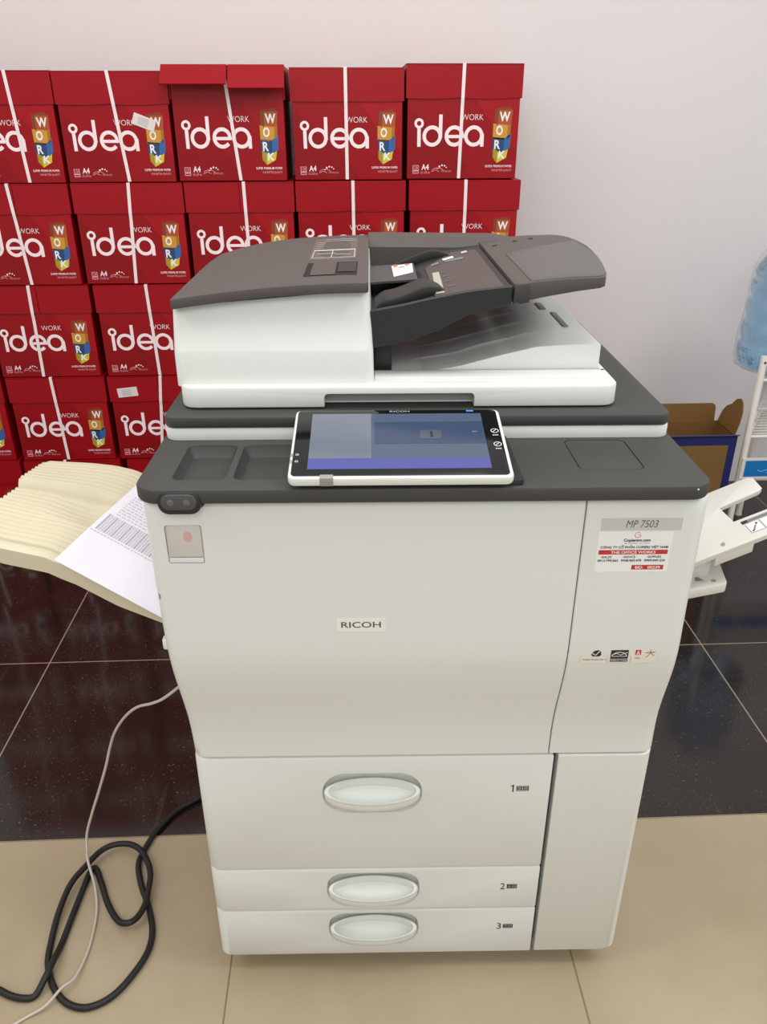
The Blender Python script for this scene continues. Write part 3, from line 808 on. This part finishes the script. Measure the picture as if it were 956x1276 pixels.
for i, p in enumerate(BLK):
    z = p[2] if len(p) > 2 else .0062
    if 20 <= i <= 30: z = .0175        # this stretch of the coil lies on top of the first one
    if 32 <= i <= 35: z = .0070
    if i in (19, 31): z = .012
    if i in (36, 37, 38): z = .0062
    if i in (39, 40): z = .0175
    pts.append((p[0], p[1], z))
mb = MB(); mb.tube(smooth_path(pts, 5), .0057, RUBBER, 12)
tag(mb.build('power_cable', smooth=80), 'thick black power cable coiled in loops on the beige floor left of the copier', 'cable')
WH = [(.585, 1.185, .458), (.56, 1.165, .450), (0.5, 1.123, 0.42), (0.47, 1.127, 0.4), (0.434, 1.147, 0.375), (0.403, 1.163, 0.34), (0.373, 1.18, 0.29), (0.355, 1.186, 0.245), (0.341, 1.183, 0.2), (0.319, 1.178, 0.14), (0.3, 1.171, 0.09), (0.285, 1.164, 0.045), (0.286, 1.148, 0.026), (0.298, 1.113, 0.0255), (0.321, 1.068, 0.012), (0.337, 1.021, 0.005), (0.343, 0.97, 0.003), (0.343, 0.928, 0.004), (0.337, 0.885, 0.010), (0.323, 0.866, 0.0150), (0.303, 0.841, 0.008), (0.277, 0.827, 0.003), (0.251, 0.811, 0.003), (0.217, 0.8, 0.003), (.12, .78, .003)]
mb = MB(); mb.tube(smooth_path(WH, 6), .0026, WIREW, 8)
tag(mb.build('network_cable', smooth=80), 'thin pale grey cable hanging from the copier side and running over the black coil', 'cable')

# ------------------------------------------------------------------ paper cartons
CW, CH, CD = .250, .2360, .295
def draw_idea(mb, X):
    """front print; x across 0..CW, y up 0..CH on the front face"""
    def q(px, py):   # from fractions of the printed face
        return (px*CW, py*CH)
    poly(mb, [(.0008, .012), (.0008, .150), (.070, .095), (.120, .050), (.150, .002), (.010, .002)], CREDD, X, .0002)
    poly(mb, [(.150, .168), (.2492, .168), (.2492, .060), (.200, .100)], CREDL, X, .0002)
    wd = .0078; z = .0005
    yb = .0725; r = .0180; yc = yb+r
    # i with a ring
    ribbon(mb, [(.0265, yb-.004), (.0262, .1060)], wd, CPRINT, X, z=z)
    ribbon(mb, arc(.0262, .1165, .0078, 0, 2*pi, 22)[:-1], .0055, CPRINT, X, closed=True, z=z)
    # d
    ribbon(mb, arc(.0560, yc, r, 0, 2*pi, 28)[:-1], wd, CPRINT, X, closed=True, z=z)
    ribbon(mb, [(.0745, yc-.004), (.0745, .1345)], wd, CPRINT, X, z=z+.0001)
    # e
    ribbon(mb, arc(.1060, yc, r, 0, 1.78*pi, 26), wd, CPRINT, X, z=z)
    ribbon(mb, [(.0880, yc-.001), (.1280, yc-.001)], wd*.85, CPRINT, X, z=z+.0001)
    # a
    ribbon(mb, arc(.1500, yc, r, 0, 2*pi, 28)[:-1], wd, CPRINT, X, closed=True, z=z)
    ribbon(mb, [(.1690, yb-.004), (.1690, yc+.004)], wd, CPRINT, X, z=z+.0001)
    put_text(mb, 'WORK', .1210, .1700, .1230, .0120, CPRINT, X, z=z, bold=-.012)
    # stack of letter blocks
    def blk(pts, side, top, m, md, ch, tx, ty, h, wch, sh=0):
        poly(mb, pts, m, X, z); 
        if side: poly(mb, side, md, X, z+.00005)
        if top: poly(mb, top, md, X, z+.00005)
        put_text(mb, ch, tx, tx+wch, ty, h, STICK, X, shear=sh, z=z+.0002, bold=.03)
    blk([(.2030, .1150), (.2330, .1130), (.2350, .1440), (.2040, .1440)], [(.1950, .1200), (.2030, .1110), (.2040, .1440), (.1960, .1460)], [(.1960, .1460), (.2040, .1435), (.2350, .1435), (.2260, .1510)], WBROWN, WBROWD, 'W', .2060, .1210, .0180, .0240)
    blk([(.1930, .0860), (.2250, .0820), (.2260, .1130), (.1930, .1160)], [(.2250, .0820), (.2320, .0880), (.2330, .1150), (.2260, .1130)], None, WYEL, WYELD, 'O', .2000, .0930, .0180, .0150)
    blk([(.1940, .0600), (.2180, .0560), (.2200, .0860), (.1930, .0880)], [(.2180, .0560), (.2330, .0660), (.2340, .0960), (.2200, .0860)], None, WBLUED, WBLUE, 'R', .1975, .0640, .0175, .0135)
    blk([(.2050, .0340), (.2260, .0450), (.2300, .0680), (.2180, .0560), (.2050, .0610)], [(.1950, .0460), (.2050, .0340), (.2050, .0600), (.1950, .0640)], None, WLIME, WLIMED, 'K', .2070, .0440, .0150, .0160, .1)
    # small print
    rect(mb, .0130, .0270, .0120, .0300, CPR2, X, z); put_text(mb, '80', .0142, .0258, .0200, .0090, CREDD, X, z=z+.0002, bold=.02); rect(mb, .0145, .0255, .0140, .0165, CREDD, X, z+.0002)
    put_text(mb, 'A4', .0330, .0500, .0200, .0115, CPRINT, X, z=z, bold=.02); put_text(mb, '210 x 297 mm', .0310, .0520, .0120, .0050, CPR2, X, z=z, bold=.01)
    for (a, b_, r_) in ((.0740, .0270, .0022), (.0800, .0295, .0020), (.0860, .0285, .0018), (.0900, .0250, .0014), (.0700, .0230, .0014)): disc(mb, a, b_, r_, CPRINT, X, z, 8)
    ribbon(mb, arc(.0700, .0120, .0160, .15*pi, .80*pi, 10, ry=.0120), .0012, CPR2, X, z=z); ribbon(mb, [(.0560, .0160), (.0660, .0200), (.0740, .0160)], .0012, CPR2, X, z=z)
    put_text(mb, 'TECHNOLOGY', .0780, .1020, .0150, .0035, CPR2, X, z=z)
    put_text(mb, 'SUPER PREMIUM PAPER', .1790, .2400, .0250, .0046, CPRINT, X, z=z, bold=.01)
    put_text(mb, 'FOR BETTER QUALITY', .1940, .2400, .0165, .0042, CPR2, X, z=z, bold=.01)
def carton_body():
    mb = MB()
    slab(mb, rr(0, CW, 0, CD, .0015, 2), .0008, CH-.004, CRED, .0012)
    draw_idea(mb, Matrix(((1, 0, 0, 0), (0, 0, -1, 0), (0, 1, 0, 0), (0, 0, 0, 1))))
    return mb
def carton_lid(kind):
    mb = MB(); a, b = -.0035, CW+.0035; z0 = CH-.0690; z1 = CH-.0010; t = .0028
    if kind == 'raised':
        slab(mb, rr(a, b, -.0035, CD+.0035, .001, 2), z1-t, z1, LIDR, .0006)
        mb.box(a, a+t, -.001, CD+.003, z0, z1-.001, LIDR); mb.box(b-t, b, -.001, CD+.003, z0, z1-.001, LIDR); mb.box(a, b, CD, CD+.0035, z0, z1-.001, LIDR)
        for (x0, x1, an, h) in ((a-.012, CW*.515, 52, .062), (CW*.525, b+.002, 46, .066)):
            X = Matrix.Translation((0, -.0025, z1-.001)) @ Matrix.Rotation(math.radians(-an), 4, 'X')
            mb.box(x0, x1, -t, 0, -h, 0, LIDR, X)
        return mb
    # closed lid: top plate and four skirts; the front skirt is slit in the middle
    slab(mb, rr(a, b, -.0035, CD+.0035, .001, 2), z1-t, z1, LIDR, .0006)
    bow = .002 if kind == 'plain' else .006
    for (x0, x1) in ((a, CW*.497), (CW*.503, b)):
        rings = []
        for i in range(7):
            x = x0+(x1-x0)*i/6; dz = -bow*.4*sin(i/6*pi) + (.002*(i/6) if kind == 'crumpled' else 0)
            rings.append([(x, -.0035, z0+dz), (x, -.0035, z1-.001), (x, -.0005, z1-.001), (x, -.0005, z0+dz)])
        mb.loft(rings, LIDR)
    mb.box(a, a+t, -.002, CD+.003, z0, z1-.001, LIDR); mb.box(b-t, b, -.002, CD+.003, z0, z1-.001, LIDR); mb.box(a, b, CD, CD+.0035, z0, z1-.001, LIDR)
    return mb
proto_body = carton_body().build('carton_body', smooth=0, fix=False)
body_me = proto_body.data; bpy.data.objects.remove(proto_body)
lid_me = {}
for kd in ('plain', 'raised', 'crumpled'):
    t_ = carton_lid(kd).build('carton_lid', smooth=30); lid_me[kd] = t_.data; bpy.data.objects.remove(t_)
# x of the left edge of every stack, row by row from the top
ROWZ = 1.1850
rows = {1: [(-.612, .318), (-.290, .315), (.029, .314), (.345, .320), (.680, .321), (1.007, .330)],
        2: [(-.618, .318), (-.295, .318), (.032, .322), (.358, .320), (.683, .325), (1.018, .332)],
        3: [(-.606, .318), (-.284, .319), (.050, .324), (.378, .320), (.705, .320), (1.030, .320)],
        4: [(-.612, .320), (-.275, .313), (.048, .320), (.374, .322), (.702, .322), (1.028, .320)],
        5: [(-.608, .320), (-.274, .321), (.070, .320), (.394, .320), (.717, .320), (1.040, .320)],
        6: []}
ST = {(1, 1): (-0.097, -0.081), (1, 2): (0.181, 0.205), (1, 3): (0.498, 0.526), (1, 4): (0.836, 0.836), (1, 5): (1.169, 1.164), (2, 1): (-0.149, -0.131), (2, 2): (0.199, 0.183), (2, 3): (0.532, 0.535), (2, 4): (0.852, 0.853), (2, 5): (1.186, 1.187), (3, 1): (-0.145, -0.151), (3, 2): (0.211, 0.219), (4, 1): (-0.131, -0.122), (4, 2): (0.219, 0.192), (5, 1): (-0.136, -0.132)}
rname = {1: 'top row', 2: 'second row from the top', 3: 'third row from the top', 4: 'fourth row from the top', 5: 'bottom row on the floor'}
cname = {0: 'outermost stack at the far left', 1: 'stack behind the cream tray, one in from the far left', 2: 'stack just left of the copier', 3: 'stack behind the feeder cover', 4: 'stack behind the feeder middle', 5: 'rightmost stack beside the bare wall'}
LOOK = {(1, 1): 'red paper carton cut by the left photo edge, top of the leftmost stack', (1, 2): 'red paper carton with a white slip stuck over its letter blocks, second in top row',
        (1, 3): 'red paper carton with both front lid flaps lifted outward, middle of top row', (1, 4): 'red paper carton right of the lifted-flap one, top row, fourth from left',
        (1, 5): 'tallest red paper carton with worn right edge, right end of the top row',
        (2, 1): 'red paper carton cut by the left photo edge, second row from top', (2, 2): 'red paper carton fully in view, second row, directly under the slip-marked carton',
        (2, 3): 'red paper carton half hidden by the feeder cover, under the lifted-flap carton', (2, 4): 'red paper carton showing mostly lid above the feeder, second row, fourth from left',
        (2, 5): 'red paper carton at the right end of second row, under the tallest one',
        (3, 1): 'red paper carton with its whole print in view, third row at left', (3, 2): 'red paper carton in third row, its letter blocks hidden by the white feeder housing',
        (4, 0): 'sliver of a red paper carton at the left photo edge, fourth row', (4, 1): 'red paper carton fully in view just above the cream tray, fourth row',
        (4, 2): 'red paper carton with a white slip on its lid, left of the scanner', }
ROWEXTRA = None
for r, lst in rows.items():
    for i, (x0, wd) in enumerate(lst):
        c = i
        right = c >= 3
        z0 = (5-r)*.2884+{1: .0015, 2: .0012}.get(r, 0)*(c-1 if c > 0 else 0)
        hs = .2884/CH*.9985
        if r == 1: hs *= {0: 1.0, 1: 1.0, 2: .990, 3: 1.035, 4: 1.01, 5: 1.040}[c]
        t = empty('paper_carton', (x0+.0043, 2.530+random.uniform(-.002, .003), z0), 0)
        rot = random.uniform(-.006, .006)
        t.rotation_euler = (0, 0, rot)
        sx = wd/(CW+.007)
        t.scale = (sx, 1, hs)
        lab = LOOK.get((r, c)) or 'red paper carton, %s, %s' % (rname[r].replace(' on the floor', ''), cname[c])
        tag(t, lab, 'box', 'red paper cartons stacked against the wall')
        bo = bpy.data.objects.new('carton_body', body_me); C.objects.link(bo); bo.parent = t
        kind = 'raised' if (r, c) == (1, 3) else ('crumpled' if (r + c) % 3 == 0 else 'plain')
        lo = bpy.data.objects.new('carton_lid', lid_me[kind]); C.objects.link(lo); lo.parent = t
        a, b = ST.get((r, c), (x0+wd*(.50+random.uniform(-.05, .05)), x0+wd*(.50+random.uniform(-.05, .05))))
        a = (a-x0-.0043)/sx; b = (b-x0-.0043)/sx; hw_ = .0047/sx
        st = MB(); fr = -.0042
        path = [((a+b)/2*.5+a*.5, CD*.98, CH-.0004), (a, .0, CH-.0004), (a, fr, CH-.0015), (a+(b-a)*.30, fr, CH-.0690), (a+(b-a)*.35, fr*.45, CH-.085), (b, -.0010, .0015)]
        if kind == 'raised': path = [(a, CD*.98, CH-.0004), (a, -.002, CH-.0004), (a, -.0045, CH-.003), (a+(b-a)*.3, -.0035, CH-.069), (b, -.0010, .0015)]
        vs = []
        for (x, y, z) in path: vs += [(x-hw_, y, z), (x+hw_, y, z)]
        for (x, y, z) in path: vs += [(x-hw_, y-.0006, z+.0004), (x+hw_, y-.0006, z+.0004)]
        n2 = len(path)*2; fs = []
        for k in range(len(path)-1):
            q = 2*k; fs += [(q, q+1, q+3, q+2), (n2+q, n2+q+2, n2+q+3, n2+q+1), (q, q+2, n2+q+2, n2+q), (q+1, n2+q+1, n2+q+3, q+3)]
        st.add(vs, fs, STRAP); st.build('strap', t, smooth=0)
        if (r, c) in ((1, 2), (4, 2)):
            sm = MB(); XX = Matrix(((1, 0, 0, 0), (0, 0, -1, -.0012 if r == 1 else -.0040), (0, 1, 0, 0), (0, 0, 0, 1)))
            if r == 1: cx_, cz_, an = .1905, .1300, -.36
            else: cx_, cz_, an = .0450, CH-.043, .10
            R2 = XX @ Matrix.Translation((cx_, cz_, 0)) @ Matrix.Rotation(an, 4, 'Z')
            slab(sm, rr(-.026, .026, -.0125, .0125, .001, 2), 0, .0005, mat('slip_paper', (226, 216, 214), .6), .0001, X=R2)
            for q in range(5): rect(sm, -.014, .010, -.008+q*.0035, -.0065+q*.0035, INKL, R2, .0007)
            tag(sm.build('paper_slip', t, smooth=0), 'small white paper slip stuck on the carton')

# ------------------------------------------------------------------ open cardboard box by the wall
cb = empty('cardboard_box', (1.60, 2.300, 0), 0)
tag(cb, 'open brown cardboard box with navy printed border, standing between copier and white rack', 'box')
W_, D_, H_ = .450, .15, .4200; t = .004
mb = MB()
mb.box(0, W_, 0, t, .001, H_, KRAFT); mb.box(0, W_, D_-t, D_, .001, H_, KRAFTD); mb.box(0, t, t, D_-t, .001, H_, KRAFTD); mb.box(W_-t, W_, t, D_-t, .001, H_, KRAFTD); mb.box(t, W_-t, t, D_-t, .001, .005, KRAFTD)
X = Matrix(((1, 0, 0, 0), (0, 0, -1, 0), (0, 1, 0, 0), (0, 0, 0, 1)))
rect(mb, 0, W_, H_-.028, H_-.0, NAVY, X, .0006); rect(mb, W_-.024, W_, 0.002, H_, NAVY, X, .0007); rect(mb, 0, .024, 0.002, H_, NAVY, X, .0007); rect(mb, 0, W_, .002, .03, NAVY, X, .0006)
mb.build('box_body', cb, smooth=0)
def flap(pts, M_, m=KRAFTD):
    mb = MB(); n = len(pts); mb.loft([[(a, 0, b) for a, b in pts], [(a, .0035, b) for a, b in pts]], m, M_); return mb.build('flap', cb, smooth=0)
flap([(.02, 0), (W_-.014, 0), (W_-.014, .044), (W_-.017, .053), (W_-.026, .059), (.03, .059), (.02, .052)], Matrix.Translation((0, D_-.002, H_)) @ Matrix.Rotation(math.radians(-6), 4, 'X'))
flap([(0, 0), (.130, 0), (.126, .040), (.112, .062), (.088, .076), (.072, .098), (.050, .106), (.028, .096), (.010, .072), (.002, .040)], Matrix.Translation((W_-.003, .012, H_)) @ Matrix.Rotation(math.radians(13), 4, 'Y') @ Matrix.Rotation(math.radians(90), 4, 'Z'))
flap([(0.004, 0), (W_-.004, 0), (W_+.003, .013), (-.003, .013)], Matrix.Translation((0, .002, H_-.001)) @ Matrix.Rotation(math.radians(55), 4, 'X'), NAVY)

# ------------------------------------------------------------------ white rack with water bottle
rk = empty('wire_rack', (2.28, 2.42, 0))
tag(rk, 'white steel bottle rack with a blue front sign, standing against the wall at right', 'rack')
x0, x1, y0, y1 = 2.100, 2.66, 2.335, 2.580; XB0, XB1 = 2.262, 2.478
L_ = lambda x, y, z: (x-2.28, y-2.42, z)
for (x, y, zt) in ((x0, y0, .668), (x1, y0, .668), (XB0, y1, .585), (XB1, y1, .585)):
    mb = MB(); mb.tube([L_(x, y, .0), L_(x, y, .012), L_(x, y, zt-.004), L_(x, y, zt)], [.0125, .0105, .0105, .009], RACKW, 14)
    if y == y0: mb.tube([L_(x, y-.0118, zt-.018), L_(x, y-.0098, zt-.018)], .0035, BLACKP, 8)
    mb.build('leg', rk)
def shelf(z, name, wires):
    mb = MB(); r = .0055
    c = [L_(x0, y0, z), L_(x1, y0, z), L_(XB1, y1, z), L_(XB0, y1, z)]
    for a, b in zip(c, c[1:]+c[:1]): mb.tube([a, b], r, RACKW, 8)
    for k in range(wires):
        y = y0+(y1-y0)*(k+1)/(wires+1); f = (k+1)/(wires+1); mb.tube([L_(x0+(XB0-x0)*f, y, z), L_(x1+(XB1-x1)*f, y, z)], .0028, RACKW, 6)
    return mb.build(name, rk)
shelf(.592, 'bottle_shelf', 4); shelf(.405, 'wire_shelf', 9)
mb = MB()
for k in range(2):
    mb.tube([L_(x0, y0, .405+.035*k), L_(XB0, y1, .405+.045*k)], .005, RACKW, 8)
mb.tube([L_(x0+.08, y0+.12, .405), L_(x0+.08, y0+.12, .455), L_(x1-.08, y0+.12, .455)], .004, RACKW, 8)
mb.build('side_rail', rk)
mb = MB(); X = front(y0-2.42-.0125); 
slab(mb, rr(x0-2.28-.006, x1-2.28+.006, .262, .335, .002, 2), -.004, .001, RACKW, .0005, X=X)
rect(mb, x0-2.28+.006, x1-2.28-.002, .271, .327, SIGNB, X, .0014)
ribbon(mb, [(x0-2.28+.05+.004*k, .2950-.004*sin(k*.6)-.0006*k) for k in range(14)], .0022, mat('sign_pale', (150, 200, 226), .5), X, z=.0018)
put_text(mb, 'DR', x0-2.28+.083, x0-2.28+.125, .305, .011, STICK, X, z=.0018); rect(mb, x0-2.28+.083, x0-2.28+.125, .283, .288, STICK, X, .0018)
mb.build('front_sign', rk, smooth=0)
# bottle
def bottle_mat():
    m = bpy.data.materials.new('blue_bottle'); m.use_nodes = True; nt = m.node_tree; b = nt.nodes['Principled BSDF']
    b.inputs['Base Color'].default_value = (*lin((158, 206, 236)), 1); b.inputs['Roughness'].default_value = .06
    b.inputs['Transmission Weight'].default_value = .85; b.inputs['IOR'].default_value = 1.33; b.inputs['Coat Weight'].default_value = .6
    tc = nt.nodes.new('ShaderNodeTexCoord'); n = nt.nodes.new('ShaderNodeTexNoise'); n.inputs['Scale'].default_value = 16; n.inputs['Detail'].default_value = 3
    nt.links.new(tc.outputs['Object'], n.inputs['Vector']); bp = nt.nodes.new('ShaderNodeBump'); bp.inputs['Strength'].default_value = .8; bp.inputs['Distance'].default_value = .012
    nt.links.new(n.outputs['Fac'], bp.inputs['Height']); nt.links.new(bp.outputs[0], b.inputs['Normal'])
    return m
bt_ = empty('water_bottle', (2.212, 2.455, .5978))
tag(bt_, 'large ribbed blue water bottle in a clear bag on top of the white rack', 'bottle')
prof = [(.085, 0), (.112, .004), (.128, .022), (.134, .05), (.132, .070), (.119, .086), (.131, .100), (.134, .125), (.131, .142), (.119, .157), (.131, .172), (.134, .195), (.131, .210), (.119, .224), (.131, .238), (.134, .255), (.130, .270), (.119, .283), (.130, .296), (.124, .320), (.105, .345), (.070, .366), (.034, .382), (.029, .395), (.029, .425)]
n = 40; mb = MB(); mb.loft([[((r if r < .1 else .134-(.134-r)*(.62 if .06 < z < .30 else 1))*(1-.32*max(0, z-.05))*cos(2*pi*k/n), (r if r < .1 else .134-(.134-r)*(.62 if .06 < z < .30 else 1))*(1-.32*max(0, z-.05))*sin(2*pi*k/n), z) for k in range(n)] for r, z in prof], bottle_mat()); mb.build('bottle_shell', bt_, smooth=70)
mb = MB(); mb.loft([[(r*cos(2*pi*k/24), r*sin(2*pi*k/24), z) for k in range(24)] for r, z in ((.031, .412), (.032, .416), (.032, .440), (.029, .443))], mat('cap_blue', (30, 100, 190), .4)); mb.build('bottle_cap', bt_)
def bag_mat():
    m = bpy.data.materials.new('clear_bag'); m.use_nodes = True; nt = m.node_tree; N = nt.nodes
    for q in list(N): N.remove(q)
    o = N.new('ShaderNodeOutputMaterial'); mx = N.new('ShaderNodeMixShader'); tr = N.new('ShaderNodeBsdfTransparent'); gl = N.new('ShaderNodeBsdfPrincipled')
    gl.inputs['Base Color'].default_value = (.75, .8, .86, 1); gl.inputs['Roughness'].default_value = .2
    lw = N.new('ShaderNodeLayerWeight'); lw.inputs['Blend'].default_value = .35
    ma = N.new('ShaderNodeMath'); ma.operation = 'MULTIPLY_ADD'; ma.inputs[1].default_value = .40; ma.inputs[2].default_value = .04
    nt.links.new(lw.outputs['Facing'], ma.inputs[0]); nt.links.new(ma.outputs[0], mx.inputs[0])
    nt.links.new(tr.outputs[0], mx.inputs[1]); nt.links.new(gl.outputs[0], mx.inputs[2]); nt.links.new(mx.outputs[0], o.inputs[0]); return m
prof = [(.100, .0002), (.126, .003), (.137, .03), (.138, .10), (.137, .18), (.138, .25), (.132, .31), (.115, .352), (.080, .385), (.045, .425), (.030, .455), (.045, .480)]
rings = []
rnd = random.Random(3); ph = [rnd.uniform(0, 6) for _ in range(4)]
for r, z in prof:
    r *= 1-.30*max(0, min(z, .30)-.05)
    rings.append([((r+.0028*sin(7*a+ph[0]+z*20)+.0016*sin(15*a+ph[1]-z*33))*cos(a), (r+.0028*sin(7*a+ph[0]+z*20)+.0016*sin(15*a+ph[1]-z*33))*sin(a), z) for a in [2*pi*k/72 for k in range(72)]])
mb = MB(); mb.loft(rings, bag_mat(), caps=False); mb.build('bag_film', bt_, smooth=70)
